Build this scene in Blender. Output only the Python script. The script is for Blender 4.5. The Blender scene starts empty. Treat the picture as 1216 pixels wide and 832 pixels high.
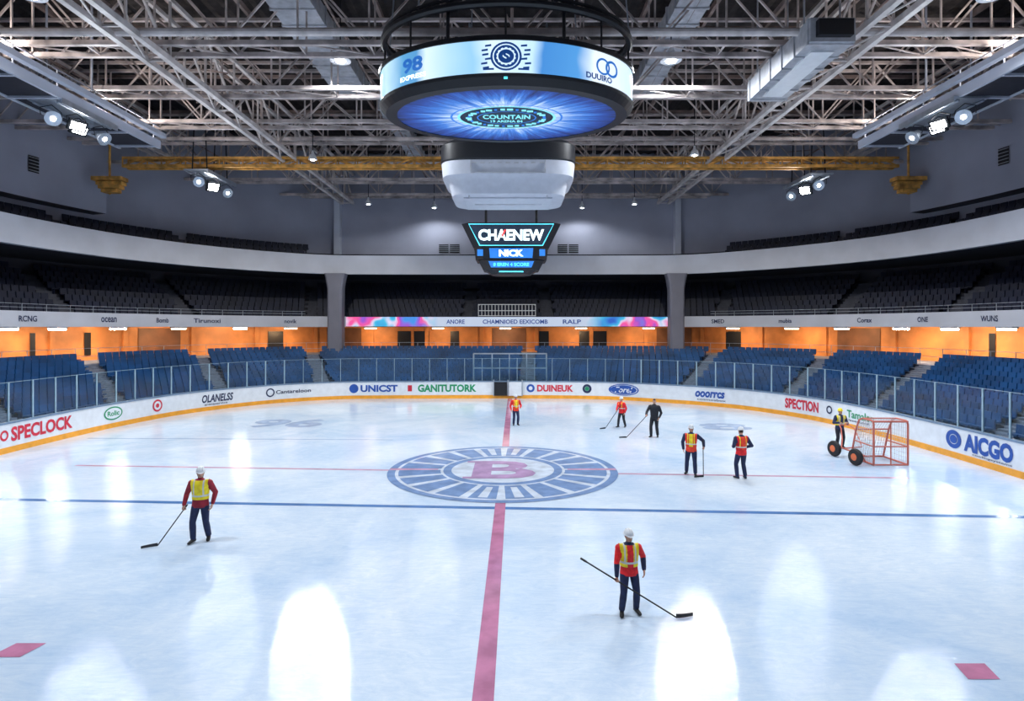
import bpy, math, random
import numpy as np
from mathutils import Vector, Matrix
random.seed(4)
S=bpy.context.scene
COL=S.collection
try:
    S.view_settings.view_transform='Standard'
    S.view_settings.look='None'
except Exception as e: print(e)

# ---------------------------------------------------------------- materials
def newmat(name):
    m=bpy.data.materials.new(name); m.use_nodes=True
    return m,m.node_tree,m.node_tree.nodes['Principled BSDF']
def mat(name,col,rough=0.6,metal=0.0,emit=0.0,var=0.06,scale=3.0,ecol=None,coat=0.0,spec=0.5):
    m,nt,b=newmat(name)
    n=nt.nodes; l=nt.links
    tc=n.new('ShaderNodeTexCoord'); no=n.new('ShaderNodeTexNoise'); no.inputs['Scale'].default_value=scale; no.inputs['Detail'].default_value=4
    l.new(tc.outputs['Object'],no.inputs['Vector'])
    r=n.new('ShaderNodeValToRGB'); e=r.color_ramp.elements
    c0=[max(0,c*(1-var*2)) for c in col]; c1=[min(1,c*(1+var*2)) for c in col]
    e[0].position=.3; e[1].position=.7; e[0].color=(*c0,1); e[1].color=(*c1,1)
    l.new(no.outputs['Fac'],r.inputs['Fac']); l.new(r.outputs['Color'],b.inputs['Base Color'])
    b.inputs['Roughness'].default_value=rough; b.inputs['Metallic'].default_value=metal
    b.inputs['Specular IOR Level'].default_value=spec
    b.inputs['Coat Weight'].default_value=coat
    if emit>0:
        ec=ecol or col
        b.inputs['Emission Color'].default_value=(*ec,1); b.inputs['Emission Strength'].default_value=emit
    return m

M={}
M['board']=mat('board_white',(.74,.78,.84),.35,var=.03)
M['kick']=mat('kick_yellow',(.85,.36,.03),.4)
M['cap']=mat('board_cap',(.16,.24,.36),.4)
M['concrete']=mat('concrete',(.030,.04,.07),.8,var=.15)
M['stairs']=mat('stair_concrete',(.17,.19,.25),.8,var=.1)
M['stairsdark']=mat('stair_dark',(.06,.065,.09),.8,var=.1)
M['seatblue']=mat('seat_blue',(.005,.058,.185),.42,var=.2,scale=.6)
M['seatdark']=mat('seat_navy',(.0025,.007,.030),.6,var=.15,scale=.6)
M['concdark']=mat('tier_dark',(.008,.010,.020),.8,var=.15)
M['fascia']=mat('fascia_white',(.54,.57,.66),.6,var=.04,scale=.5)
M['wall']=mat('wall_paint',(.34,.355,.44),.8,var=.05,scale=.3)
M['column']=mat('column_paint',(.19,.195,.25),.7,var=.06,scale=.5)
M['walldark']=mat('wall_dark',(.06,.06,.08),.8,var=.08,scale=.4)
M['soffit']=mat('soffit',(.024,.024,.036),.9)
M['orange']=mat('corridor_orange',(.58,.23,.07),.6,var=.2,scale=.5)
M['brown']=mat('corridor_brown',(.16,.07,.035),.6,var=.2,scale=.8)
M['black']=mat('black_paint',(.008,.009,.013),.4)
M['steel']=mat('truss_steel',(.50,.43,.41),.55,metal=.0,var=.28,scale=1.0)
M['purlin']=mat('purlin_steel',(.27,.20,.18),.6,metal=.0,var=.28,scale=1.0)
M['girder']=mat('girder_steel',(.62,.56,.54),.5,var=.15,scale=1.2)
M['rust']=mat('ochre_beam',(.66,.33,.07),.6,var=.25,scale=2)
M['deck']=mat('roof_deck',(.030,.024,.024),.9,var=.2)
M['duct']=mat('duct_metal',(.46,.47,.51),.45,metal=.2,var=.1)
M['metal']=mat('brushed_metal',(.42,.47,.54),.35,metal=.6)
M['railblue']=mat('glass_rail',(.30,.43,.52),.3)
M['white']=mat('white_plastic',(.75,.77,.80),.4,var=.02)
M['podwhite']=mat('pod_white',(.53,.55,.62),.5,var=.03)
M['lens']=mat('lamp_lens',(1,1,1),.3,emit=34,ecol=(.97,.98,1))
M['warmlens']=mat('warm_lens',(1,.9,.7),.3,emit=75,ecol=(1,.90,.74))
M['dimlens']=mat('dim_warm_lens',(1,.85,.6),.3,emit=9,ecol=(1,.80,.55))
M['red']=mat('print_red',(.62,.02,.05),.4)
M['blue']=mat('print_blue',(.015,.08,.38),.4)
M['navy']=mat('print_navy',(.02,.03,.09),.4)
M['green']=mat('print_green',(.01,.28,.12),.4)
M['rubber']=mat('rubber',(.012,.012,.014),.7)
M['goalred']=mat('goal_pipe',(.55,.14,.10),.35)
M['hub']=mat('wheel_hub',(.75,.16,.05),.4)
M['net']=mat('net_cord',(.55,.5,.52),.8)
M['skin']=mat('skin',(.50,.27,.19),.5,var=.05,scale=20)
M['hair']=mat('hair',(.03,.018,.012),.7)
M['eye']=mat('eye_dark',(.01,.01,.012),.2)
M['eyew']=mat('eye_white',(.7,.7,.7),.3)
M['lip']=mat('lip',(.35,.1,.09),.5)
M['c_yellow']=mat('hivis_yellow',(.95,.70,.015),.6,var=.1,scale=12)
M['c_red']=mat('cloth_red',(.78,.012,.018),.7,var=.12,scale=12)
M['c_dred']=mat('cloth_maroon',(.30,.012,.03),.7,var=.12,scale=12)
M['c_orange']=mat('hivis_orange',(.88,.05,.015),.6,var=.1,scale=12)
M['c_navy']=mat('cloth_navy',(.012,.022,.075),.8,var=.15,scale=12)
M['c_black']=mat('cloth_black',(.01,.012,.02),.8,var=.15,scale=12)
M['c_silver']=mat('reflective_tape',(.6,.62,.6),.3)

def flatmark(name,col):
    return mat(name,col,.13,var=.10,scale=2)
M['iceblue']=flatmark('ice_blueline',(.09,.21,.48))
M['icered']=flatmark('ice_redline',(.52,.20,.34))
M['icepink']=flatmark('ice_pinkline',(.60,.36,.50))
M['icelogo']=flatmark('ice_logo_blue',(.20,.31,.55))
M['icefaint']=flatmark('ice_faint_blue',(.38,.49,.69))
M['icewhite']=flatmark('ice_logo_white',(.64,.72,.85))
M['icemauve']=flatmark('ice_logo_mauve',(.47,.31,.52))

def ice_mat():
    m,nt,b=newmat('ice'); n=nt.nodes; l=nt.links
    tc=n.new('ShaderNodeTexCoord')
    a=n.new('ShaderNodeTexNoise'); a.inputs['Scale'].default_value=.16; a.inputs['Detail'].default_value=9; a.inputs['Roughness'].default_value=.68; a.inputs['Distortion'].default_value=.6
    l.new(tc.outputs['Object'],a.inputs['Vector'])
    r=n.new('ShaderNodeValToRGB'); e=r.color_ramp.elements
    e[0].position=.36; e[0].color=(.54,.68,.86,1); e[1].position=.60; e[1].color=(.80,.87,.95,1)
    l.new(a.outputs['Fac'],r.inputs['Fac'])
    mp=n.new('ShaderNodeMapping'); mp.inputs['Scale'].default_value=(1.0,3.5,1); mp.inputs['Rotation'].default_value=(0,0,.9)
    l.new(tc.outputs['Object'],mp.inputs['Vector'])
    c=n.new('ShaderNodeTexNoise'); c.inputs['Scale'].default_value=1.3; c.inputs['Detail'].default_value=12; c.inputs['Roughness'].default_value=.8; c.inputs['Distortion'].default_value=2.0
    l.new(mp.outputs['Vector'],c.inputs['Vector'])
    r2=n.new('ShaderNodeValToRGB'); r2.color_ramp.elements[0].position=.38; r2.color_ramp.elements[0].color=(.80,.87,.94,1); r2.color_ramp.elements[1].position=.62
    l.new(c.outputs['Fac'],r2.inputs['Fac'])
    mx=n.new('ShaderNodeMix'); mx.data_type='RGBA'; mx.blend_type='MULTIPLY'; mx.inputs[0].default_value=1
    l.new(r.outputs['Color'],mx.inputs[6]); l.new(r2.outputs['Color'],mx.inputs[7])
    l.new(mx.outputs[2],b.inputs['Base Color'])
    mr=n.new('ShaderNodeMapRange'); mr.inputs['From Min'].default_value=.3; mr.inputs['From Max'].default_value=.7; mr.inputs['To Min'].default_value=.03; mr.inputs['To Max'].default_value=.11
    l.new(c.outputs['Fac'],mr.inputs['Value']); l.new(mr.outputs['Result'],b.inputs['Roughness'])
    b.inputs['IOR'].default_value=1.40
    bp=n.new('ShaderNodeBump'); bp.inputs['Strength'].default_value=.08; bp.inputs['Distance'].default_value=.05
    l.new(c.outputs['Fac'],bp.inputs['Height']); l.new(bp.outputs['Normal'],b.inputs['Normal'])
    return m
M['ice']=ice_mat()

def glass_mat():
    m=bpy.data.materials.new('rink_glass'); m.use_nodes=True; nt=m.node_tree; n=nt.nodes; l=nt.links
    n.remove(n['Principled BSDF']); out=n['Material Output']
    t=n.new('ShaderNodeBsdfTransparent'); t.inputs['Color'].default_value=(.74,.88,.94,1)
    g=n.new('ShaderNodeBsdfGlossy'); g.inputs['Roughness'].default_value=.12; g.inputs['Color'].default_value=(.75,.9,1,1)
    f=n.new('ShaderNodeFresnel'); f.inputs['IOR'].default_value=1.6
    mx=n.new('ShaderNodeMixShader')
    l.new(f.outputs[0],mx.inputs[0]); l.new(t.outputs[0],mx.inputs[1]); l.new(g.outputs[0],mx.inputs[2]); l.new(mx.outputs[0],out.inputs['Surface'])
    return m
M['glass']=glass_mat()

def math_node(n,op,a=None,b=None):
    x=n.new('ShaderNodeMath'); x.operation=op
    if isinstance(a,(int,float)): x.inputs[0].default_value=a
    if isinstance(b,(int,float)): x.inputs[1].default_value=b
    return x
def led_disc_mat():
    m,nt,b=newmat('led_burst'); n=nt.nodes; l=nt.links
    tc=n.new('ShaderNodeTexCoord'); sp=n.new('ShaderNodeSeparateXYZ'); l.new(tc.outputs['Object'],sp.inputs[0])
    x=math_node(n,'DIVIDE',b=4.08); y=math_node(n,'DIVIDE',b=2.75)
    l.new(sp.outputs['X'],x.inputs[0]); l.new(sp.outputs['Y'],y.inputs[0])
    an=math_node(n,'ARCTAN2'); l.new(y.outputs[0],an.inputs[0]); l.new(x.outputs[0],an.inputs[1])
    x2=math_node(n,'MULTIPLY'); l.new(x.outputs[0],x2.inputs[0]); l.new(x.outputs[0],x2.inputs[1])
    y2=math_node(n,'MULTIPLY'); l.new(y.outputs[0],y2.inputs[0]); l.new(y.outputs[0],y2.inputs[1])
    s=math_node(n,'ADD'); l.new(x2.outputs[0],s.inputs[0]); l.new(y2.outputs[0],s.inputs[1])
    r=math_node(n,'SQRT'); l.new(s.outputs[0],r.inputs[0])
    cb=n.new('ShaderNodeCombineXYZ'); l.new(an.outputs[0],cb.inputs[0])
    rr=math_node(n,'MULTIPLY',b=.12); l.new(r.outputs[0],rr.inputs[0]); l.new(rr.outputs[0],cb.inputs[1])
    no=n.new('ShaderNodeTexNoise'); no.inputs['Scale'].default_value=9; no.inputs['Detail'].default_value=5; no.inputs['Roughness'].default_value=.75
    l.new(cb.outputs[0],no.inputs['Vector'])
    gl=n.new('ShaderNodeMapRange'); gl.inputs['From Min'].default_value=1.0; gl.inputs['From Max'].default_value=.45; gl.inputs['To Min'].default_value=-.24; gl.inputs['To Max'].default_value=.20
    l.new(r.outputs[0],gl.inputs['Value'])
    ad=math_node(n,'ADD'); l.new(no.outputs['Fac'],ad.inputs[0]); l.new(gl.outputs[0],ad.inputs[1])
    cr=n.new('ShaderNodeValToRGB'); e=cr.color_ramp.elements
    e[0].position=.20; e[0].color=(.002,.008,.06,1); e[1].position=.82; e[1].color=(.70,.88,1,1)
    q=e.new(.38); q.color=(.008,.05,.32,1); q=e.new(.56); q.color=(.04,.20,.68,1)
    l.new(ad.outputs[0],cr.inputs[0])
    l.new(cr.outputs[0],b.inputs['Emission Color']); b.inputs['Emission Strength'].default_value=1.15
    b.inputs['Base Color'].default_value=(.01,.01,.02,1)
    return m
M['ledburst']=led_disc_mat()
def led_band_mat():
    m,nt,b=newmat('led_band'); n=nt.nodes; l=nt.links
    tc=n.new('ShaderNodeTexCoord'); sp=n.new('ShaderNodeSeparateXYZ'); l.new(tc.outputs['Object'],sp.inputs[0])
    mr=n.new('ShaderNodeMapRange'); mr.inputs['From Min'].default_value=-4.6; mr.inputs['From Max'].default_value=4.6
    no=n.new('ShaderNodeTexNoise'); no.inputs['Scale'].default_value=.6; l.new(tc.outputs['Object'],no.inputs['Vector'])
    k=math_node(n,'MULTIPLY_ADD',b=.8); k.inputs[2].default_value=-.4; l.new(no.outputs['Fac'],k.inputs[0])
    a=math_node(n,'ADD'); l.new(sp.outputs['X'],a.inputs[0]); l.new(k.outputs[0],a.inputs[1]); l.new(a.outputs[0],mr.inputs['Value'])
    cr=n.new('ShaderNodeValToRGB'); e=cr.color_ramp.elements
    e[0].position=0; e[0].color=(.25,.55,.8,1); e[1].position=1; e[1].color=(.5,.75,1,1)
    for p,c in ((.05,(.55,.8,.95)),(.12,(.10,.36,.66)),(.18,(.09,.32,.62)),(.22,(.70,.88,1)),(.30,(.45,.72,.95)),(.38,(.30,.6,.9)),(.44,(.7,.88,1)),(.60,(.55,.8,1)),(.64,(.06,.26,.66)),(.76,(.08,.32,.72)),(.82,(.80,.92,1)),(.92,(.75,.88,1))):
        q=e.new(p); q.color=(*c,1)
    l.new(mr.outputs[0],cr.inputs[0]); l.new(cr.outputs[0],b.inputs['Emission Color']); b.inputs['Emission Strength'].default_value=1.15
    b.inputs['Base Color'].default_value=(.02,.02,.03,1)
    return m
M['ledband']=led_band_mat()
def ribbon_mat():
    m,nt,b=newmat('led_ribbon'); n=nt.nodes; l=nt.links
    tc=n.new('ShaderNodeTexCoord'); sp=n.new('ShaderNodeSeparateXYZ'); l.new(tc.outputs['Object'],sp.inputs[0])
    no=n.new('ShaderNodeTexNoise'); no.inputs['Scale'].default_value=.45; no.inputs['Detail'].default_value=2; l.new(tc.outputs['Object'],no.inputs['Vector'])
    cr=n.new('ShaderNodeValToRGB'); e=cr.color_ramp.elements
    e[0].position=.30; e[0].color=(.02,.10,.50,1); e[1].position=.72; e[1].color=(.05,.25,.7,1)
    for p,c in ((.42,(.05,.45,.7)),(.47,(.65,.6,.8)),(.53,(.85,.08,.30)),(.6,(.3,.08,.55))):
        q=e.new(p); q.color=(*c,1)
    l.new(no.outputs['Fac'],cr.inputs[0])
    ab=math_node(n,'ABSOLUTE'); l.new(sp.outputs['X'],ab.inputs[0])
    mr=n.new('ShaderNodeMapRange'); mr.inputs['From Min'].default_value=6.5; mr.inputs['From Max'].default_value=8; l.new(ab.outputs[0],mr.inputs['Value'])
    mx=n.new('ShaderNodeMix'); mx.data_type='RGBA'; mx.inputs[6].default_value=(.45,.52,.66,1)
    l.new(mr.outputs[0],mx.inputs[0]); l.new(cr.outputs[0],mx.inputs[7])
    l.new(mx.outputs[2],b.inputs['Emission Color']); b.inputs['Emission Strength'].default_value=.65
    l.new(mx.outputs[2],b.inputs['Base Color'])
    return m
M['ribbon']=ribbon_mat()
M['glowtext']=mat('glow_white',(.9,1,1),.4,emit=1.6,ecol=(.75,.95,1))
M['glowcyan']=mat('glow_cyan',(.1,.7,.8),.4,emit=1.2,ecol=(.1,.7,.85))
M['glowblue']=mat('glow_blue',(.03,.2,.6),.4,emit=.7,ecol=(.02,.15,.55))
M['glowred']=mat('glow_red',(.8,.05,.05),.4,emit=1.0,ecol=(.9,.08,.08))
M['ledlogo']=mat('led_logo_blue',(.01,.08,.35),.4,emit=.3,ecol=(.01,.09,.38))
M['ledteal']=mat('led_logo_teal',(.1,.5,.5),.4,emit=.9,ecol=(.25,.70,.80))
M['screendark']=mat('screen_dark',(.01,.02,.04),.3,emit=.12,ecol=(.02,.08,.18))

# ---------------------------------------------------------------- mesh builder
def frame(d):
    d=Vector(d).normalized()
    u=Vector((0,0,1)) if abs(d.z)<.9 else Vector((1,0,0))
    a=d.cross(u).normalized(); b=a.cross(d).normalized()
    return a,b,d
class MB:
    def __init__(s): s.v=[]; s.f=[]; s.m=[]
    def add(s,vs,fs,mi=0):
        o=len(s.v); s.v.extend([tuple(p) for p in vs])
        for f in fs: s.f.append(tuple(i+o for i in f)); s.m.append(mi)
    def box(s,c,size,mi=0,R=None):
        hx,hy,hz=[q/2 for q in size]; c=Vector(c); vs=[]
        for x,y,z in ((-1,-1,-1),(1,-1,-1),(1,1,-1),(-1,1,-1),(-1,-1,1),(1,-1,1),(1,1,1),(-1,1,1)):
            p=Vector((x*hx,y*hy,z*hz))
            if R is not None: p=R@p
            vs.append(c+p)
        s.add(vs,[(0,3,2,1),(4,5,6,7),(0,1,5,4),(1,2,6,5),(2,3,7,6),(3,0,4,7)],mi)
    def tube(s,p0,p1,r0,r1=None,n=6,mi=0):
        s.ptube([p0,p1],[r0,r0 if r1 is None else r1],n,mi)
    def ptube(s,pts,rs,n=8,mi=0,closed=False):
        pts=[Vector(p) for p in pts]; k=len(pts)
        if isinstance(rs,(int,float)): rs=[rs]*k
        vs=[]; fs=[]; pa=None
        for i,p in enumerate(pts):
            if closed: t=pts[(i+1)%k]-pts[i-1]
            else: t=(pts[min(i+1,k-1)]-pts[max(i-1,0)])
            a,b,d=frame(t)
            if pa is not None:
                a=(pa-d*pa.dot(d)).normalized(); b=a.cross(d).normalized()
            pa=a
            for j in range(n):
                th=2*math.pi*(j+.5)/n
                vs.append(p+a*math.cos(th)*rs[i]+b*math.sin(th)*rs[i])
        for i in range(k if closed else k-1):
            i2=(i+1)%k
            for j in range(n):
                j2=(j+1)%n
                fs.append((i*n+j,i*n+j2,i2*n+j2,i2*n+j))
        if not closed:
            fs.append(tuple(range(n-1,-1,-1))); fs.append(tuple((k-1)*n+j for j in range(n)))
        s.add(vs,fs,mi)
    def ell(s,c,r,nu=16,nv=10,mi=0,R=None,zmin=-1.0):
        c=Vector(c); vs=[]; fs=[]
        ph0=math.asin(max(-1,zmin))
        for i in range(nv+1):
            ph=ph0+(math.pi/2-ph0)*i/nv
            for j in range(nu):
                th=2*math.pi*j/nu
                p=Vector((r[0]*math.cos(ph)*math.cos(th),r[1]*math.cos(ph)*math.sin(th),r[2]*math.sin(ph)))
                if R is not None: p=R@p
                vs.append(c+p)
        for i in range(nv):
            for j in range(nu):
                j2=(j+1)%nu; fs.append((i*nu+j,i*nu+j2,(i+1)*nu+j2,(i+1)*nu+j))
        fs.append(tuple(range(nu-1,-1,-1)))
        s.add(vs,fs,mi)
    def loft(s,rings,mi=0,caps=True,mis=None):
        n=len(rings[0]); vs=[p for r in rings for p in r]
        for i in range(len(rings)-1):
            fs=[(i*n+j,i*n+(j+1)%n,(i+1)*n+(j+1)%n,(i+1)*n+j) for j in range(n)]
            if i==0: o=len(s.v); s.v.extend([tuple(p) for p in vs])
            for f in fs: s.f.append(tuple(q+o for q in f)); s.m.append(mis[i] if mis else mi)
        if caps:
            s.f.append(tuple(o+j for j in range(n-1,-1,-1))); s.m.append(mis[0] if mis else mi)
            s.f.append(tuple(o+(len(rings)-1)*n+j for j in range(n))); s.m.append(mis[-1] if mis else mi)
    def merge(s,o,mat4=None,mo=0):
        k=len(s.v)
        s.v.extend([tuple(mat4@Vector(p)) if mat4 is not None else p for p in o.v])
        for f,m in zip(o.f,o.m): s.f.append(tuple(i+k for i in f)); s.m.append(m+mo)
    def build(s,name,mats,smooth=False,parent=None,loc=None,auto=False):
        me=bpy.data.meshes.new(name)
        vs=s.v
        if loc is not None: vs=[(p[0]-loc[0],p[1]-loc[1],p[2]-loc[2]) for p in vs]
        me.from_pydata(vs,[],s.f)
        for m in mats: me.materials.append(M[m] if isinstance(m,str) else m)
        me.polygons.foreach_set('material_index',s.m)
        if smooth: me.polygons.foreach_set('use_smooth',[True]*len(s.f))
        me.update()
        ob=bpy.data.objects.new(name,me); COL.objects.link(ob)
        if loc is not None: ob.location=loc
        if parent is not None:
            ob.parent=parent
            ob.matrix_parent_inverse=Matrix.Translation(parent.location).inverted()
        if auto:
            try: me.set_sharp_from_angle(angle=math.radians(35)); me.polygons.foreach_set('use_smooth',[True]*len(s.f))
            except Exception: pass
        return ob

# ---------------------------------------------------------------- paths
SEG=16
def catmull(P):
    P=[np.array(p,float) for p in P]; out=[]
    for i in range(len(P)-1):
        p0=P[max(i-1,0)];p1=P[i];p2=P[i+1];p3=P[min(i+2,len(P)-1)]
        for k in range(SEG):
            t=k/SEG
            out.append(.5*((2*p1)+(-p0+p2)*t+(2*p0-5*p1+4*p2-p3)*t*t+(-p0+3*p1-3*p2+p3)*t**3))
    out.append(P[-1]); return np.array(out)
class Path:
    def __init__(s,pts):
        s.p=pts; d=np.linalg.norm(np.diff(pts,axis=0),axis=1); s.c=np.concatenate([[0],np.cumsum(d)]); s.L=s.c[-1]
    def at(s,q):
        q=min(max(q,0),s.L-1e-6); i=int(np.searchsorted(s.c,q,side='right')-1); i=min(i,len(s.p)-2)
        t=(q-s.c[i])/max(1e-9,(s.c[i+1]-s.c[i])); p=s.p[i]*(1-t)+s.p[i+1]*t
        d=s.p[i+1]-s.p[i]; d=d/np.linalg.norm(d); return p,d,(i+t)/SEG
    def bearing(s,k):
        best=None
        for q in np.linspace(0,s.L,3000):
            p,_,_=s.at(q)
            if p[1]<3: continue
            e=abs(p[0]/p[1]-k)
            if best is None or e<best[0]: best=(e,q)
        return best[1]
def bx(u): return (u-608)/706.0
BC=[(-20.2,-8),(-20.6,8),(-21,20),(-21.2,27),(-20.9,32),(-19.8,36.5),(-17,40.8),(-13.5,43.2),(-10,43.9),(0,44.1),(6,43.6),(10,42),(14.2,39),(16.7,35),(17.7,30.5),(17.9,25),(17.7,18),(17.3,6),(17,-8)]
OC=[(-28,-8),(-28,8),(-28,20),(-28,29),(-27.6,36),(-26,42),(-22.5,47.5),(-17.5,51.5),(-12.5,52.5),(0,52.5),(9,52.5),(15.5,51.8),(21,47.5),(25,42),(26.8,36),(27.2,29),(27.2,20),(27.2,6),(27.2,-8)]
WC=[(-36,-8),(-36,8),(-36,20),(-36,30),(-35,39),(-32.5,46.5),(-28,53),(-20,59.5),(-13,60.5),(0,60.5),(9,60.5),(18,59.8),(26.5,53),(31.5,46.5),(34,39),(35,30),(35,20),(35,6),(35,-8)]
PB=catmull(BC); PO=catmull(OC); PW=catmull(WC)
lerp=lambda a,b,f:a*(1-f)+b*f
boards=Path(PB); outer=Path(PO)
def offs(P,d):
    T=np.gradient(P,axis=0); T/=np.linalg.norm(T,axis=1)[:,None]
    return P+np.stack([T[:,1],-T[:,0]],1)*d
def sheet(mb,A,za,B,zb,mi=0,i0=0,i1=None):
    i1=len(A) if i1 is None else i1
    vs=[]
    for i in range(i0,i1): vs+= [(A[i][0],A[i][1],za),(B[i][0],B[i][1],zb)]
    mb.add(vs,[(2*k,2*k+2,2*k+3,2*k+1) for k in range(i1-i0-1)],mi)

def text_geo(body,bold=.0,shear=0):
    cu=bpy.data.curves.new('t','FONT'); cu.body=body; cu.size=1; cu.offset=bold; cu.shear=shear; cu.resolution_u=3
    ob=bpy.data.objects.new('t',cu); COL.objects.link(ob)
    dg=bpy.context.evaluated_depsgraph_get(); me=bpy.data.meshes.new_from_object(ob.evaluated_get(dg))
    V=[(v.co.x,v.co.y) for v in me.vertices]; F=[tuple(p.vertices) for p in me.polygons]
    bpy.data.objects.remove(ob); bpy.data.meshes.remove(me); bpy.data.curves.remove(cu)
    xs=[v[0] for v in V]; ys=[v[1] for v in V]
    cx=(min(xs)+max(xs))/2; cy=(min(ys)+max(ys))/2; w=max(xs)-min(xs); h=max(ys)-min(ys)
    return [((x-cx)/w,(y-cy)/h) for x,y in V],F,w/h
def put2d(mb,V,F,fn,mi): mb.add([fn(x,y) for x,y in V],F,mi)
def wrap(path,s0,z0,off,W,H):
    def fn(x,y):
        p,d,_=path.at(s0+x*W); return (p[0]+d[1]*off,p[1]-d[0]*off,z0+y*H)
    return fn
def wtext(mb,body,path,s0,z0,W,H,off,mi,bold=.0,shear=0):
    V,F,a=text_geo(body,bold,shear); put2d(mb,V,F,wrap(path,s0,z0,off,W,H),mi)
def ringgeo(r0,r1,n=28):
    V=[];F=[]
    for j in range(n):
        t=2*math.pi*j/n; V+=[(r0*math.cos(t)/2,r0*math.sin(t)/2),(r1*math.cos(t)/2,r1*math.sin(t)/2)]
    for j in range(n): k=(j+1)%n; F.append((2*j,2*j+1,2*k+1,2*k))
    return V,F
def wring(mb,path,s0,z0,W,H,off,mi,r0=.0):
    V,F=ringgeo(max(r0,.001),1); put2d(mb,V,F,wrap(path,s0,z0,off,W,H),mi)
QV=[(-.5,-.5),(.5,-.5),(.5,.5),(-.5,.5)]

# ---------------------------------------------------------------- room shell
N=len(PB)
mb=MB(); mb.box((0,26,-.15),(84,80,.2)); mb.build('floor',['concrete'])
mb=MB()
mb.add([(p[0],p[1],0) for p in PB],[tuple(range(N-1,-1,-1))]); ice=mb.build('ice_surface',['ice'])
UW=lerp(PO,PW,.42)
iL=SEG*8; iR=SEG*10+8
upath=Path(UW)
def idx_at(u): return int(round(upath.at(upath.bearing(bx(u)))[2]*SEG))
for nm,a,b in (('wall_left',0,iL+1),('wall_back',iL,iR+1),('wall_right',iR,N)):
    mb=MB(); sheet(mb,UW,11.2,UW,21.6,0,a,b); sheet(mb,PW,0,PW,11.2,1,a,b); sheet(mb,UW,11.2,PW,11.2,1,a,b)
    if nm!='wall_back':
        U2=offs(UW,1.3); k=idx_at(110 if nm=='wall_left' else 1096)
        r=(0,k+1) if nm=='wall_left' else (k,N)
        sheet(mb,U2,13.2,U2,21.6,0,*r); sheet(mb,U2,13.2,UW,13.2,1,*r)
        mb.add([(UW[k][0],UW[k][1],13.2),(U2[k][0],U2[k][1],13.2),(U2[k][0],U2[k][1],21.6),(UW[k][0],UW[k][1],21.6)],[(0,1,2,3)],0)
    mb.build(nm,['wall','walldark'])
mb=MB(); mb.box((0,-8.2,10.8),(80,.3,21.6)); mb.build('wall_front',['wall'])
mb=MB(); vs=[]
xs=np.arange(-40,40.01,.4)
for i,x in enumerate(xs):
    z=21.5+(.12 if i%2 else 0); vs+=[(x,-9,z),(x,66,z)]
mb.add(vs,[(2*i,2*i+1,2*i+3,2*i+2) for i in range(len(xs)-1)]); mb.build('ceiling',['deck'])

# ---------------------------------------------------------------- dasher boards
mb=MB(); bi=PB
sheet(mb,offs(PB,.02),0.0,offs(PB,.02),.25,1); sheet(mb,offs(PB,.02),.25,bi,.25,1)
sheet(mb,bi,.25,bi,1.22,0); sheet(mb,offs(PB,.03),1.22,offs(PB,.03),1.3,2); sheet(mb,offs(PB,.03),1.3,offs(PB,-.16),1.3,2)
sheet(mb,offs(PB,-.14),0,offs(PB,-.14),1.3,0)
mb.box((-1.5,-7.9,.65),(37.3,.12,1.3),0)
dash=mb.build('dasher_boards',['board','kick','cap'])
g=MB(); O=.015
def bt(u0,u1,body,mi,z=.76,H=.5,bold=.012,shear=0):
    a=boards.bearing(bx(u0)); b=boards.bearing(bx(u1)); wtext(g,body,boards,(a+b)/2,z,abs(b-a),H,O,mi,bold,shear)
def br(u,W,H,mi,r0=0,z=.76,off=None):
    wring(g,boards,boards.bearing(bx(u)),z,W,H,off or O,mi,r0)
bt(13,86,'SPECLOCK',0,H=.62,bold=.035)
br(5,.42,.45,0,.6)
br(134,1.25,.70,3,.0); br(134,1.08,.56,4,.0,off=.02); wtext(g,'Rolic',boards,boards.bearing(bx(134)),.76,.8,.26,.025,3,.03)
br(187,.70,.70,0,.0); br(187,.5,.5,4,.5,off=.02)
bt(240,277,'OLANELSS',2,H=.50,bold=.03,shear=.2); bt(243,270,'arenaservice',2,z=.40,H=.13)
br(321,.6,.6,2,.7); bt(328,369,'Cantareloon',2,H=.26,bold=.02)
br(420,.66,.66,1,.0); bt(428,472,'UNICST',1,H=.52,bold=.04)
bt(484,489,'I',0,H=.45); bt(496,566,'GANITUTORK',3,H=.56,bold=.04)
br(630,.6,.6,1,.5); bt(638,681,'DUINEUK',0,H=.5,bold=.04); br(697,.66,.66,2,.5); br(697,.3,.3,3,.0)
br(741,2.2,.84,1,.0); br(741,2.0,.70,4,.93,off=.02)
V_,F_,_a=text_geo('Forel',.02,.3); put2d(g,V_,F_,wrap(boards,boards.bearing(bx(741)),.76,.025,1.3,.42),4)
bt(826,861,'ooorrcs',1,H=.42,bold=.04,shear=.2); bt(828,862,'cosmosbox',2,z=.42,H=.14)
bt(932,972,'SPECTION',0,H=.60,bold=.04)
br(985,.45,.45,2,.6); bt(1006,1038,'Tamalon',3,H=.40,bold=.02); bt(1008,1032,'lasercool',2,z=.45,H=.12)
bt(1145,1204,'AICGO',1,H=.70,bold=.05)
br(1133,.85,.74,1,.55); br(1133,.4,.34,1,.0)
bt(1155,1203,'coolingsystems',2,z=.34,H=.10)
for s_,t_,c_ in ((6,'MEDIPLAN',1),(14,'ROLIDE',0),(20,'TENDEX',3)):
    wtext(g,t_,boards,s_,.76,2.6,.5,O,c_,.02); wtext(g,t_,boards,boards.L-s_,.76,2.6,.5,O,c_,.02)
g.build('board_lettering',['red','blue','navy','green','board'],parent=dash)

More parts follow.
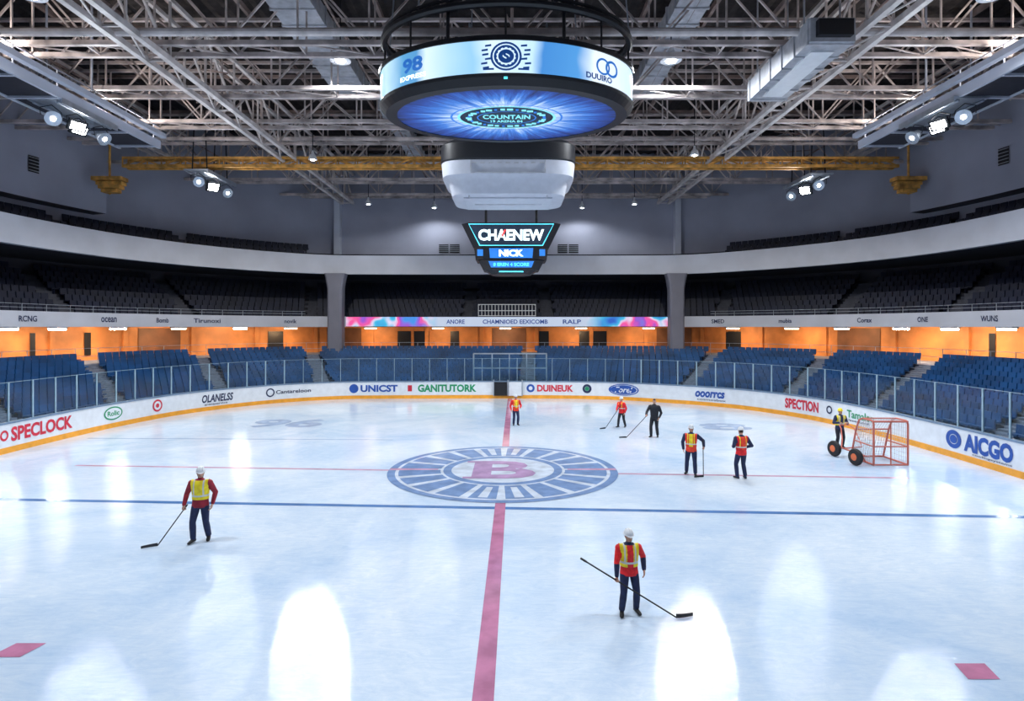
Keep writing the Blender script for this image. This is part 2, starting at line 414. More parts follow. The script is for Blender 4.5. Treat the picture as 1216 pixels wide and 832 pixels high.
# glass + stanchions
mb=MB(); GP=offs(PB,-.07); gp=Path(GP)
sheet(mb,GP,1.3,GP,2.95,0)
q=0.6
while q<gp.L:
    p,d,_=gp.at(q)
    R=Matrix.Rotation(math.atan2(d[1],d[0]),3,'Z')
    mid_=(p[1]>42.5)
    mb.box((p[0],p[1],2.12),(.03 if mid_ else .07,.05,1.65),1,R); q+=1.3
mb.ptube([(p[0],p[1],2.955) for p in GP[::3]],.012,4,1)
mb.build('rink_glass_screen',['glass','railblue'],parent=dash)
# entry gate and tunnel
mb=MB()
mb.box((-.85,43.98,.72),(.95,.12,1.0),1); mb.box((.25,43.96,.72),(.95,.12,1.0),2)
for x in (-1.35,-.3,.75): mb.box((x,43.93,.8),(.07,.14,1.2),0)
for x in (-2.9,-1.5,-.2,1.1,2.6):
    for y in (44.6,45.35): mb.box((x,y,1.75),(.07,.07,3.1),0)
for y in (44.6,45.35):
    for z in (2.2,3.28): mb.box((-.15,y,z),(5.5,.06,.06),0)
for x in (-2.9,2.6):
    for z in (2.2,3.28): mb.box((x,45,z),(.06,.8,.06),0)
mb.add([(-2.9,44.6,1.0),(2.6,44.6,1.0),(2.6,44.6,3.25),(-2.9,44.6,3.25)],[(0,1,2,3)],3)
mb.build('rink_entry_gate',['metal','black','board','glass'],parent=dash)

# ---------------------------------------------------------------- stands
AIS=[1.6,3.0,4.3,5.6,7.0,9.14,11.35,12.6,13.8,15.2,16.5]
AIC=[1.6,3.0,4.3,5.6,7.0,8.68,9.32,11.35,12.6,13.8,15.2,16.5]
def seat(mb,p,d,z,mi=0,w=.46,k=1.0):
    t=Vector((d[0],d[1],0)); nrm=Vector((d[1],-d[0],0)); R=Matrix((t,-nrm,Vector((0,0,1)))).transposed()
    P=Vector((p[0],p[1],z))
    tilt=R@Matrix.Rotation(-.12,3,'X')
    mb.box(P+nrm*.02+Vector((0,0,.40*k)),(w,.38*k,.07),mi,R)
    mb.box(P-nrm*.21*k+Vector((0,0,.64*k)),(w,.06,.46*k),mi,tilt)
    mb.box(P+Vector((0,0,.19*k)),(.06,.26*k,.38*k),mi,R)
def stand(name,A,B,zs,z_first,dz,n,mats,aisle_w=.65,extra=None,ais=AIS,skip=None,k_=1.0,step=.53):
    T=MB(); St=MB(); AI=MB()
    for k in range(n):
        a=lerp(A,B,k/n); b=lerp(A,B,(k+1)/n); z=z_first+dz*k; zp=z-dz if k else zs
        sheet(T,a,zp,a,z,0); sheet(T,a,z,b,z,0)
        mid=Path(lerp(A,B,(k+.62)/n)); q=.3
        while q<mid.L-.3:
            p,d,u=mid.at(q)
            p2,_,u2=mid.at(q+.5); du=max(1e-4,abs(u2-u))
            if p[1]>4 and all(abs(u-x)/du*.5>aisle_w for x in ais) and not(skip and skip[0]<u<skip[1]): seat(St,p,d,z,k=k_,w=step*.87)
            q+=step
        if extra:
            for x in ais:
                i=min(int(x*SEG),N-2); t=x*SEG-i
                pa=a[i]*(1-t)+a[i+1]*t; pb=b[i]*(1-t)+b[i+1]*t; d=a[i+1]-a[i]; d=d/np.linalg.norm(d)
                R=Matrix.Rotation(math.atan2(d[1],d[0]),3,'Z')
                c=pa*.5+pb*.5; wd=np.linalg.norm(pb-pa)
                AI.box((pa[0]*.98+pb[0]*.02,pa[1]*.98+pb[1]*.02,z-dz*.25),(1.15,.05,dz*.48),0,R)
                AI.box((c[0],c[1],z+.005),(1.15,wd*.9,.01),0,R)
                cc=pa-np.array([-d[1],d[0]])*.15; AI.box((cc[0],cc[1],z-dz*.75),(1.15,.3,dz*.5),0,R)
    tier=T.build(name,[mats[0]])
    St.build('stadium_seats',[mats[1]],parent=tier)
    if extra: AI.build('aisle_steps',[extra],parent=tier)
    return tier
IN=offs(PB,-1.5)
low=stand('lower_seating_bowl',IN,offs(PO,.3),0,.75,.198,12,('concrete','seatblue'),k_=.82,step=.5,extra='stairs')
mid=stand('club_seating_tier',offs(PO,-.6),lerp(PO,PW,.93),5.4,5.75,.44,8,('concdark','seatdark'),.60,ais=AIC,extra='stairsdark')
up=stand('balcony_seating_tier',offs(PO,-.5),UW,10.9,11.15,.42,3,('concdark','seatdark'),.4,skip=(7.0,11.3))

def fascia(name,z0,z1,th,m,mt):
    mb=MB(); i_=PO; o_=offs(PO,-th)
    sheet(mb,i_,z0,i_,z1,0); sheet(mb,i_,z1,o_,z1,0); sheet(mb,o_,z0,o_,z1,0); sheet(mb,i_,z0,o_,z0,1)
    return mb.build(name,[m,mt])
cf=fascia('club_fascia',5.30,6.22,.45,'fascia','fascia')
bf=fascia('balcony_fascia',9.95,11.6,.45,'fascia','fascia')
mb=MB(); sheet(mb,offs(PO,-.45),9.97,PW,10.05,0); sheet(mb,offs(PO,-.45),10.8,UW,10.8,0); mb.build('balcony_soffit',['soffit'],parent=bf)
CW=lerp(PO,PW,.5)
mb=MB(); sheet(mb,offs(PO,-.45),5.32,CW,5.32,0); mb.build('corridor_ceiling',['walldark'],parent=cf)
mb=MB(); sheet(mb,offs(PO,.3),2.93,CW,2.93,0); sheet(mb,offs(PO,.3),0,offs(PO,.3),2.93,0); mb.build('corridor_floor',['stairs'])
mb=MB(); sheet(mb,CW,2.93,CW,5.32,0)
cwp=Path(offs(CW,.04))
for u0,u1 in ((472,488),(492,510),(688,702),(704,720),(535,545),(640,652),(318,336),(862,880),(35,42),(1175,1182),(100,108)):
    a=cwp.bearing(bx(u0)); b=cwp.bearing(bx(u1)); put2d(mb,QV,[(0,1,2,3)],wrap(cwp,(a+b)/2,4.1,.03,abs(b-a),1.6),1)
q=1.0
while q<cwp.L:
    p,d,_=cwp.at(q); R=Matrix.Rotation(math.atan2(d[1],d[0]),3,'Z'); mb.box((p[0],p[1],4.12),(.35,.25,2.38),0,R); q+=5.2
q=2.0; k=0
while q<cwp.L-2:
    if k%3==1: put2d(mb,[(-.5+i/4,-.5) for i in range(5)]+[(.5-i/4,.5) for i in range(5)],[tuple(range(10))],wrap(cwp,q+1.6,4.1,.02,3.2,2.2),3)
    q+=5.2; k+=1
mb.build('wall_corridor',['orange','black','walldark','brown'])
mb=MB()
def rail(P,z,h,step=1.6,i0=0,i1=None,bars=2):
    P=P[i0:i1]; pp=Path(P)
    for b_ in range(bars): mb.ptube([(p[0],p[1],z+h*(b_+1)/bars) for p in P[::3]],.02,4,0)
    q=.4
    while q<pp.L: p,_,_=pp.at(q); mb.tube((p[0],p[1],z),(p[0],p[1],z+h),.02,n=4); q+=step
rail(offs(PO,-.2),6.22,.42,i1=7*SEG); rail(offs(PO,-.2),6.22,.42,i0=11*SEG+4)
rail(offs(PO,.1),2.93,1.0)
mb.build('guard_rail',['metal'],parent=cf)
mb=MB()
for z in (6.3,6.75,7.3): mb.box((-.45,53.1,z),(5.1,.06,.06),0)
for k in range(18): mb.box((-3.0+k*.3,53.1,6.78),(.05,.05,1.05),0)
for x in (-3.0,2.1):
    for z in (6.3,7.3): mb.box((x,54,z),(.06,1.8,.06),0)
mb.build('press_box_railing',['white'],parent=cf)
# LED ribbon
rp=Path(offs(PO,.05)); mb=MB()
a=rp.bearing(bx(411)); b=rp.bearing(bx(796))
V=[];F=[]
for k in range(41): V+=[(-.5+k/40,-.5),(-.5+k/40,.5)]
F=[(2*k,2*k+2,2*k+3,2*k+1) for k in range(40)]
put2d(mb,V,F,wrap(rp,(a+b)/2,5.76,0,b-a,.84),0)
put2d(mb,V,F,wrap(rp,(a+b)/2,5.76,-.03,b-a,.92),1)
for u0,u1,t in ((573,650,'CHAMNIOED EEXICOMB'),(668,690,'RALP'),(530,552,'ANORE')):
    a=rp.bearing(bx(u0)); b=rp.bearing(bx(u1)); wtext(mb,t,rp,(a+b)/2,5.76,b-a,.38,.02,2,.02)
mb.build('led_ribbon_display',['ribbon','black','blue'],parent=cf)
mb=MB()
for u0,u1,t in ((22,44,'RCNG'),(120,138,'ocean'),(186,200,'Bomb'),(230,262,'Tirunoxi'),(338,352,'novik'),(845,860,'SMED'),(925,940,'mubia'),(1018,1036,'Corax'),(1090,1102,'ONE'),(1165,1185,'WUNS')):
    a=outer.bearing(bx(u0)); b=outer.bearing(bx(u1)); wtext(mb,t,outer,(a+b)/2,5.78,b-a,.34,.02,0,.02)
mb.build('fascia_lettering',['navy'],parent=cf)

# columns and pilasters
for X in (-15.35,14.3):
    mb=MB(); rings=[]
    def sq(cx,cy,hx,hy,z,ch=.15):
        return [(cx+sx*(hx-(ch if e else 0)),cy+sy*(hy-(0 if e else ch)),z) for sx,sy,e in ((-1,-1,0),(-1,-1,1),(1,-1,1),(1,-1,0),(1,1,0),(1,1,1),(-1,1,1),(-1,1,0))]
    for z,h in ((0,.62),(3.6,.62),(6.2,.62),(8.6,.64),(9.5,.78),(9.94,.9)): rings.append(sq(X,51.9,h,.6,z))
    mb.loft(rings); mb.build('concrete_column',['column'])
for u in (402,803):
    p,d,_=upath.at(upath.bearing(bx(u))); mb=MB(); mb.box((p[0],p[1]-.25,16.3),(.55,.7,10.4)); mb.build('wall_pilaster',['fascia'])
mb=MB(); wp=Path(offs(UW,.05)); wp2=Path(offs(UW,1.36))
for u in (527,540,668,681):
    s0=wp.bearing(bx(u)); put2d(mb,QV,[(0,1,2,3)],wrap(wp,s0,12.65,.0,.9,.8),0)
    for k in range(4): put2d(mb,QV,[(0,1,2,3)],wrap(wp,s0,12.4+k*.17,.04,.9,.05),1)
for u,z in ((40,15.3),(1192,15.3)):
    s0=wp2.bearing(bx(u)); put2d(mb,QV,[(0,1,2,3)],wrap(wp2,s0,z,.0,.7,1.0),0)
    for k in range(5): put2d(mb,QV,[(0,1,2,3)],wrap(wp2,s0,z-.4+k*.2,.04,.7,.05),1)
mb.build('vent_grille',['black','metal'])

# ---------------------------------------------------------------- roof trusses
def truss(mb,p0,p1,h,w,step,r=.085,mi=0):
    p0=Vector(p0);p1=Vector(p1); L=(p1-p0).length; d=(p1-p0).normalized(); sd=Vector((-d.y,d.x,0))*w/2
    n=max(2,int(L/step)); U=Vector((0,0,h))
    for s in (-1,1):
        mb.box((p0+p1)/2+sd*s,(L,r*2.2,r*2.2),mi,Matrix.Rotation(math.atan2(d.y,d.x),3,'Z'))
        mb.tube(p0+sd*s+U,p1+sd*s+U,r*1.2,n=4,mi=mi)
        for k in range(n):
            a=p0+d*L*k/n+sd*s; b=p0+d*L*(k+1)/n+sd*s
            if k%2: mb.tube(a+U,b,r*.62,n=4,mi=mi)
            else: mb.tube(a,b+U,r*.62,n=4,mi=mi)
            mb.tube(a,a+U,r*.55,n=4,mi=mi)
    for k in range(n+1):
        a=p0+d*L*k/n; mb.tube(a-sd,a+sd,r*.5,n=4,mi=mi)
        if k<n: mb.tube(a-sd,a+sd+d*L/n,r*.4,n=4,mi=mi)
mb=MB()
for y in (25.5,30.2,35,43.5,48.5,54.0): truss(mb,(-30,y,17.2),(30,y,17.2),3.4,1.1,3.0,.09)
truss(mb,(-30,39.4,17.6),(30,39.4,17.6),3.0,1.0,3.4,.08)
for y in (8,15): truss(mb,(-30,y,17.2),(30,y,17.2),3.4,1.1,3.4)
rt=mb.build('roof_truss',['steel'])
mb=MB()
for x,y1 in ((-15.2,55),(14.0,55)): truss(mb,(x,2,16.75),(x,y1,16.75),2.6,1.0,2.8,.11)
for x in (-25,24.5): truss(mb,(x,2,17.5),(x,46,17.5),2.2,.8,2.8,.09)
mb.tube((-30,23.4,16.9),(30,23.4,16.9),.16,n=10)
mb.build('roof_girder',['girder'],parent=rt)
mb=MB()
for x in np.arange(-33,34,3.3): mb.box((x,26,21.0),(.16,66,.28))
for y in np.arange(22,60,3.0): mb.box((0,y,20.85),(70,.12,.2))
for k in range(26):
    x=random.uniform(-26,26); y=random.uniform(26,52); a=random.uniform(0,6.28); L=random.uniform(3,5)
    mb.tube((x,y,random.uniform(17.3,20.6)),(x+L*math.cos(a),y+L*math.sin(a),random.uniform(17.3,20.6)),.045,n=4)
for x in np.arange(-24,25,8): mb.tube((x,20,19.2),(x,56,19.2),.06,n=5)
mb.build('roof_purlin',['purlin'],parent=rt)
mb=MB()
truss(mb,(-26.4,40.6,16.2),(26.2,40.6,16.2),.55,.6,1.3,.09)
for x in (-27,26.6):
    mb.box((x,39.9,15.2),(2,.8,.25)); mb.tube((x,39.9,15.1),(x,39.9,21),.08,n=6)
    for z,w_ in ((14.9,1.7),(14.65,1.4),(14.4,1.0)): mb.box((x+(.1 if x<0 else -.1),39.9,z),(w_,.6,.22))
    mb.tube((x-.9,39.9,15.1),(x,39.9,14.2),.05,n=5); mb.tube((x+.9,39.9,15.1),(x,39.9,14.2),.05,n=5)
mb.build('ochre_lattice_beam',['rust'],parent=rt)
mb=MB()
def duct(x,y0,y1,z,w,h,mi=0):
    mb.box((x,(y0+y1)/2,z),(w,y1-y0,h),mi)
    y=y0
    while y<=y1: mb.box((x,y,z),(w+.14,.1,h+.14),mi); y+=1.4
duct(-9.5,23,36,19.5,1.9,.8); duct(7.8,23,36,19.5,1.4,.7)
duct(-7.9,38,52,19.5,1.2,.6)
mb.build('ventilation_duct',['duct'],parent=rt)
mb=MB()
mb.box((12.1,25.4,16.5),(1.7,6.0,.9),0); mb.box((12.1,22.3,16.5),(1.3,.3,.6),1)
for y in np.arange(22.6,28.5,1.1): mb.box((12.1,y,16.5),(1.8,.1,1.0),0)
for y in (23.2,27.6):
    for x in (11.4,12.8): mb.tube((x,y,16.9),(x,y,20.8),.04,n=5)
mb.box((12.1,25.4,16.02),(.9,4.5,.06),2)
mb.build('air_handling_unit',['duct','black','white'],parent=rt)

def look(d): return Vector(d).normalized().to_track_quat('-Z','Y')
def add_light(kind,loc,d,power,col,size=.6,parent=None,name='lamp_light',angle=150,blend=.6,sy=None):
    li=bpy.data.lights.new(name,kind); li.energy=power; li.color=col
    if kind=='AREA':
        li.size=size
        if sy: li.shape='RECTANGLE'; li.size_y=sy
    elif kind=='SPOT': li.spot_size=math.radians(angle); li.spot_blend=blend; li.shadow_soft_size=size
    else: li.shadow_soft_size=size
    o=bpy.data.objects.new(name,li); COL.objects.link(o); o.location=loc; o.rotation_mode='QUATERNION'; o.rotation_quaternion=look(d)
    if parent is not None: o.parent=parent; o.matrix_parent_inverse=Matrix.Translation(parent.location).inverted()
    return o
for X,y0,y1 in ((-21.6,10,34.5),(21.3,10,34.5)):
    mb=MB(); yc=(y0+y1)/2;L=y1-y0; s=1 if X<0 else -1
    mb.box((X,yc,15.75),(2.2,L,.12),0); mb.box((X+s*1.15,yc,15.85),(.14,L,.45),1); mb.box((X-s*1.15,yc,15.85),(.14,L,.45),1)
    mb.box((X+s*1.4,yc,16.35),(.3,L,.25),1)
    mb.box((X-s*.9,yc,16.8),(.7,L,.5),2)
    for y in np.arange(y0,y1+.1,2.4):
        for k in (-1.1,1.1): mb.tube((X+k,y,15.8),(X+k,y,16.9),.03,n=4,mi=1)
        mb.box((X,y,15.66),(2.3,.12,.14),1)
    for y in np.arange(y0+1,y1,6):
        for k in (-1.1,1.1): mb.tube((X+k,y,16.8),(X+k,y,21),.05,n=4,mi=1)
    for k in (-1.1,1.1): mb.tube((X+k,y0,16.9),(X+k,y1,16.9),.03,n=4,mi=1)
    for y in (14,24,32): mb.box((X-s*.2,y,15.95),(.5,.9,.25),0)  # invented housings for the added uplights
    c_=mb.build('lighting_catwalk',['soffit','fascia','duct'],parent=rt)
    for y in (14,24,32): add_light('AREA',(X-s*.2,y,16.1),(s*.8,.15,.6),500,(1,.92,.86),.5,parent=c_,sy=.9)  # added uplights, put in to brighten the roof trusses
aim=Vector((0,22,0))
def flood(X,Y,Z,n,span,power):
    mb=MB(); s=1 if X<0 else -1
    mb.box((X,Y,Z+.62),(1.5,span+1.2,.10),1); mb.box((X+s*.8,Y,Z+.55),(.1,span+1.2,.25),1)
    for k in (-.55,.55): mb.tube((X+k,Y-span/2-.5,Z+.5),(X+k,Y+span/2+.5,Z+.5),.06,n=5,mi=1)
    for yy in (Y-span/2,Y+span/2):
        for k in (-.5,.5): mb.tube((X+k,yy,Z+.6),(X+k*.6,yy,Z+(1.2 if Y<36 else 5.5)),.045,n=5,mi=0)
    TPI=2*math.pi
    for i in range(n):
        p=Vector((X+(.45 if i%2 else -.1)*s,Y-span/2+span*i/(n-1),Z-(.1 if i%2 else 0)))
        d=(aim+Vector((0,(i-n/2)*4,0))-p).normalized(); a,b,_=frame(d)
        R=Matrix((a,b,d)).transposed()
        if i in (1,2):
            mb.box(p,(.80,.52,.16),0,R); mb.box(p+d*.09,(.60,.34,.03),2,R)
            for q in range(6): mb.box(p-d*.13+a*(q-2.5)*.12,(.03,.42,.14),1,R)
        else:
            prof=((-.34,.10),(-.3,.16),(-.05,.24),(.12,.33),(.2,.35))
            mb.loft([[p+d*t+(a*math.cos(q)+b*math.sin(q))*r for q in [TPI*j/18 for j in range(18)]] for t,r in prof],1)
            mb.loft([[p+d*t+(a*math.cos(q)+b*math.sin(q))*r for q in [TPI*j/18 for j in range(18)]] for t,r in ((.2,.11),(.215,.11))],2)
        mb.ptube([p+a*.42,p+a*.42-d*.1+Vector((0,0,.3)),p+Vector((0,0,.56)),p-a*.42-d*.1+Vector((0,0,.3)),p-a*.42],.022,5,0)
    o=mb.build('floodlight_rack',['black','metal','lens'],parent=rt)
    add_light('AREA',Vector((X+1.0*s,Y,Z-.3)),(aim-Vector((X,Y,Z))),power,(.90,.95,1),.5,parent=o,sy=span*.6)
flood(-21.2,28.8,15.0,4,2.6,400); flood(20.7,28.6,15.0,4,2.6,400)
flood(-20.8,41,15.0,4,2.8,150); flood(20.9,42,15.0,4,2.8,150)
def highbay(x,y,z,power,r=.45,col=(.90,.95,1)):
    mb=MB(); n=20; rr=max(r,.28)
    prof=((z,rr),(z+.06,rr),(z+.28,rr*.72),(z+.42,rr*.3),(z+.6,rr*.22))
    mb.loft([[(x+math.cos(2*math.pi*j/n)*q_,y+math.sin(2*math.pi*j/n)*q_,zz) for j in range(n)] for zz,q_ in prof],0)
    mb.loft([[(x+math.cos(2*math.pi*j/n)*rr*.45,y+math.sin(2*math.pi*j/n)*rr*.45,zz) for j in range(n)] for zz in (z-.03,z-.005)],1)
    mb.tube((x,y,z+.6),(x,y,20.9),.03,n=5,mi=2)
    o=mb.build('high_bay_lamp',['white','lens','black'],auto=True,parent=rt)
    if power: add_light('SPOT',(x,y,z-.1),(0,0,-1),power,col,r,parent=o,angle=160,blend=.4)
W1=(1,.93,.80)
for x,y,z,p,r,c in ((-13.0,38.8,16.2,4300,.17,W1),(11.6,37.8,16.2,4300,.17,W1),(-8.2,28.4,18,6600,.5,None),(7.6,28.4,18,6600,.5,None),
    (-17,21,17,5200,.5,None),(17,21,17,5200,.5,None),  # this row and the nearest lamps below: unseen, added as fill for the ice
    (-13,13,17,4800,.5,None),(13,13,17,4800,.5,None),(0,6,17,4200,.5,None),(-7,53.5,16,750,.28,None),(6.3,53.5,16,750,.28,None),(-12.2,50.5,15.7,500,.28,None),(10.4,50.5,15.7,500,.28,None)):
    highbay(x,y,z,p,r,c or (.90,.95,1))

cl=Path(offs(PO,-.65))
for u_ in (10,68,140,212,285,345,440,520,600,690,770,870,940,1000,1070,1128,1195):
    bright=u_ in (10,68,140,285,1070,1128,1195)
    p,d,_=cl.at(cl.bearing(bx(u_))); mb=MB(); R=Matrix.Rotation(math.atan2(d[1],d[0]),3,'Z')
    mb.box((p[0],p[1],5.26),(1.1,.35,.10),1,R); mb.box((p[0],p[1],5.16),(1.0,.24,.11),0,R)
    o=mb.build('corridor_lamp',['warmlens' if bright else 'dimlens','white'],parent=cf)
    add_light('AREA',(p[0]-d[1]*1.1,p[1]+d[0]*1.1,5.08),(-d[1]*.55,d[0]*.55,-.8),115,(1,.62,.32),.9,parent=o,sy=.3)

# ---------------------------------------------------------------- LED ring jumbotron
C=Vector((-.2,22,0))
def ering(rx,ry,z,n=72): return [(C.x+rx*math.sin(2*math.pi*j/n),C.y-ry*math.cos(2*math.pi*j/n),z) for j in range(n)]
mb=MB()
mb.loft([ering(4.02,2.66,13.02),ering(4.42,2.95,13.03),ering(4.62,3.09,13.26),ering(4.66,3.12,13.34),ering(4.63,3.10,13.38)],0,caps=False)
mb.loft([ering(4.62,3.09,13.38),ering(4.62,3.09,14.42)],1,caps=False)
mb.loft([ering(4.67,3.13,14.42),ering(4.67,3.13,14.58),ering(4.45,2.95,14.60)],0,caps=True)
mb.loft([ering(4.05,2.7,13.06),ering(4.05,2.7,13.05)],2)
ring=mb.build('led_halo_scoreboard',['black','ledband','ledburst'],loc=C)
g=MB(); th=np.linspace(-1.3,1.3,200)
bp=Path(np.array([(C.x+4.62*math.sin(t),C.y-3.09*math.cos(t)) for t in th]))
def BS(u): return bp.bearing(bx(u))
for w,r0 in ((1.0,.86),(.78,.8)): wring(g,bp,BS(601),13.90,w,w*.92,.02,0,r0)
wring(g,bp,BS(601),13.90,.5,.44,.02,0,.45); wtext(g,'S',bp,BS(601),13.90,.22,.3,.03,0,.05)
for k in range(14):
    t=2*math.pi*k/14; put2d(g,QV,[(0,1,2,3)],wrap(bp,BS(601)+math.cos(t)*.32,13.90+math.sin(t)*.29,.02,.06,.06),0)
for sx in (-1,1):
    for k in range(6): put2d(g,[(-.5,-.5),(.5,-.3),(.5,.5),(-.5,.2)],[(0,1,2,3)],wrap(bp,BS(601)+sx*(.64+.07*math.sin(k*2.2)),13.55+k*.14,.02,.20,.085),0)
    put2d(g,QV,[(0,1,2,3)],wrap(bp,BS(601)+sx*.56,13.5,.02,.35,.06),0)
wtext(g,'98',bp,BS(490),13.98,.85,.5,.02,1,.04); wtext(g,'EXPRESS',bp,BS(490),13.58,1.1,.16,.02,2,.03)
wring(g,bp,BS(716),13.95,.6,.56,.02,1,.75); wring(g,bp,BS(726),13.95,.6,.56,.02,1,.7); wtext(g,'DUUIRO',bp,BS(712),13.56,1.1,.2,.02,0,.04)
g.build('led_band_graphics',['ledlogo','glowblue','glowtext'],parent=ring)
g=MB()
def eflat(rx0,ry0,rx1,ry1,z,mi,n=48):
    V=[];F=[]
    for j in range(n):
        t=2*math.pi*j/n; V+=[(C.x+rx0*math.cos(t),C.y+ry0*math.sin(t),z),(C.x+rx1*math.cos(t),C.y+ry1*math.sin(t),z)]
    for j in range(n): k=(j+1)%n; F.append((2*j,2*j+1,2*k+1,2*k))
    g.add(V,F,mi)
eflat(.01,.01,1.82,1.16,13.035,0); eflat(1.72,1.09,1.82,1.16,13.03,1); eflat(1.05,.62,1.10,.66,13.03,2); eflat(2.0,1.30,2.08,1.35,13.03,2)
for k in range(34):
    t=2*math.pi*k/34; w_=.10+.06*(k*7%3); g.box((C.x+1.4*math.cos(t),C.y+.87*math.sin(t),13.02),(w_,.13,.02),1 if k%3 else 2)
for body,yy,W_,H in (('COUNTAIN',-.12,1.75,.44),('19 ARENA 84',.34,1.2,.26)):
    V,F,_=text_geo(body,.03); g.add([(C.x+x*W_,C.y+yy-y*H,13.02) for x,y in V],F,1)
g.build('led_emblem',['screendark','ledteal','glowblue'],parent=ring)
g=MB()
g.box((C.x,C.y-3.14,13.2),(.12,.05,.06),1)
n=72
pr=[(C.x+4.5*math.sin(2*math.pi*j/n),C.y-3.05*math.cos(2*math.pi*j/n)) for j in range(n)]
g.ptube([(x,y,15.62) for x,y in pr],.13,8,0,closed=True); g.ptube([(x,y,15.85) for x,y in pr],.06,6,0,closed=True)
for j in range(0,n,9):
    x,y=pr[j]; g.tube((x,y,14.5),(x,y,15.85),.035,n=5)
for j in range(4,n,12):
    x,y=pr[j]; g.tube((x,y,15.8),(C.x+(x-C.x)*.9,C.y+(y-C.y)*.9,21),.03,n=5,mi=2)
for sx in (-1,1): g.tube((C.x+sx*1.9,C.y-2.6,14.55),(C.x+sx*1.9,C.y-2.0,21),.06,n=6)
g.build('suspension_frame',['black','glowcyan','metal'],parent=ring)

# white pod
P0=Vector((-.2,32.3,0))
def pr_(rx,ry,z,n=40,e=5.5):
    o=[]
    for j in range(n):
        t=2*math.pi*(j+.5)/n; c=math.cos(t); s=math.sin(t)
        o.append((P0.x+rx*math.copysign(abs(c)**(2/e),c),P0.y+ry*math.copysign(abs(s)**(2/e),s),z))
    return o
mb=MB()
mb.loft([pr_(2.75,1.9,12.02),pr_(2.95,2.1,12.08),pr_(3.1,2.35,12.70),pr_(3.4,2.65,12.95),pr_(3.47,2.75,13.62)],0)
mb.loft([pr_(3.44,2.72,13.62),pr_(3.5,2.78,13.7),pr_(3.5,2.78,14.5),pr_(3.2,2.5,14.75)],1)
for x in (-1.85,1.85): mb.box((P0.x+x,P0.y-2.74,13.28),(.05,.08,.62),2)
mb.box((P0.x,P0.y-2.72,12.98),(3.7,.06,.04),2)
for x in (-2.0,2.0): mb.box((P0.x+x,P0.y-.2,12.0),(.06,3.4,.05),2)
mb.box((P0.x,P0.y,11.99),(4.6,3.0,.08),0); mb.box((P0.x,P0.y,11.94),(3.6,.05,.04),2)
for k in range(-4,5): mb.box((P0.x+k*.42,P0.y-2.79,13.45),(.22,.04,.05),2)
for sx in (-2,2):
    for sy in (-1.5,1.5): mb.tube((P0.x+sx,P0.y+sy,14.7),(P0.x+sx,P0.y+sy,21),.06,n=6,mi=3)
mb.build('scoreboard_hoist_pod',['podwhite','black','duct','metal'],auto=True)

# scoreboard
Q=Vector((-.05,38,0))
def octr(hx,hy,z,c=.8):
    c=min(c,hy*.8)
    return [(Q.x+x,Q.y+y,z) for x,y in ((-hx+c,-hy),(hx-c,-hy),(hx,-hy+c),(hx,hy-c),(hx-c,hy),(-hx+c,hy),(-hx,hy-c),(-hx,-hy+c))]
mb=MB()
mb.loft([octr(2.35,1.5,10.2,.5),octr(3.05,2.0,11.62,.5)],0)
mb.loft([octr(2.2,1.55,9.45,.5),octr(2.3,1.6,10.18,.5)],0)
mb.loft([octr(1.75,1.3,8.85,.5),octr(2.05,1.5,9.42,.5)],0)
mb.loft([octr(1.2,1.0,8.6,.4),octr(1.6,1.2,8.85,.4)],0)
for x in (-1.6,1.6):
    for y in (-1,.4): mb.tube((Q.x+x,Q.y+y,11.6),(Q.x+x,Q.y+y,17.3),.05,n=6)
sb=mb.build('centre_scoreboard',['black'])
g=MB()
def facefn(hy0,z0,hy1,z1,zc,W,H,off=.03):
    def fn(x,y):
        z=zc+y*H; t=(z-z0)/(z1-z0); return (Q.x+x*W,Q.y-(hy0+(hy1-hy0)*t)-off,z)
    return fn
fa=facefn(1.5,10.2,2.0,11.62,10.93,1,1)
def frame_tr(fn,wb,wt,zb,zt,t,mi):
    a=[(-wb,zb),(wb,zb),(wt,zt),(-wt,zt)]; b=[(-wb+t,zb+t),(wb-t,zb+t),(wt-t,zt-t),(-wt+t,zt-t)]
    g.add([fn(x,y) for x,y in a+b],[(0,1,5,4),(1,2,6,5),(2,3,7,6),(3,0,4,7)],mi)
frame_tr(fa,1.95,2.6,-.66,.62,.05,1)
g.add([facefn(1.5,10.2,2.0,11.62,10.93,1,1,.015)(x,y) for x,y in ((-1.9,-.6),(1.9,-.6),(2.5,.56),(-2.5,.56))],[(0,1,2,3)],4)
V,F,_=text_geo('CHAENEW',.04); put2d(g,V,F,facefn(1.5,10.2,2.0,11.62,10.9,4.0,.66,.05),0)
g.add([facefn(1.5,10.2,2.0,11.62,10.9,1,1,.07)(x,y) for x,y in ((-.62,-.1),(-.50,-.1),(-.30,.30),(-.42,.30))],[(0,1,2,3)],3)
f2=facefn(1.55,9.45,1.6,10.18,9.82,1,1)
g.add([f2(x,y) for x,y in ((-1.3,-.3),(1.3,-.3),(1.35,.3),(-1.35,.3))],[(0,1,2,3)],2)
V,F,_=text_geo('NICK',.05); put2d(g,V,F,facefn(1.55,9.45,1.6,10.18,9.82,1.5,.42,.06),0)
f3=facefn(1.3,8.85,1.5,9.42,9.14,1,1)
g.add([f3(x,y) for x,y in ((-1.25,-.18),(1.25,-.18),(1.4,.2),(-1.4,.2))],[(0,1,2,3)],2)
V,F,_=text_geo('8 EREN 4 SCORE',.03); put2d(g,V,F,facefn(1.3,8.85,1.5,9.42,9.14,2.2,.2,.06),1)
g.box((Q.x,Q.y-1.25,8.72),(1.5,.05,.07),1)
for sx in (-1,1): g.box((Q.x+sx*1.9,Q.y-1.58,9.85),(.35,.05,.4),2)
g.build('scoreboard_screens',['glowtext','glowcyan','glowblue','glowred','screendark'],parent=sb)

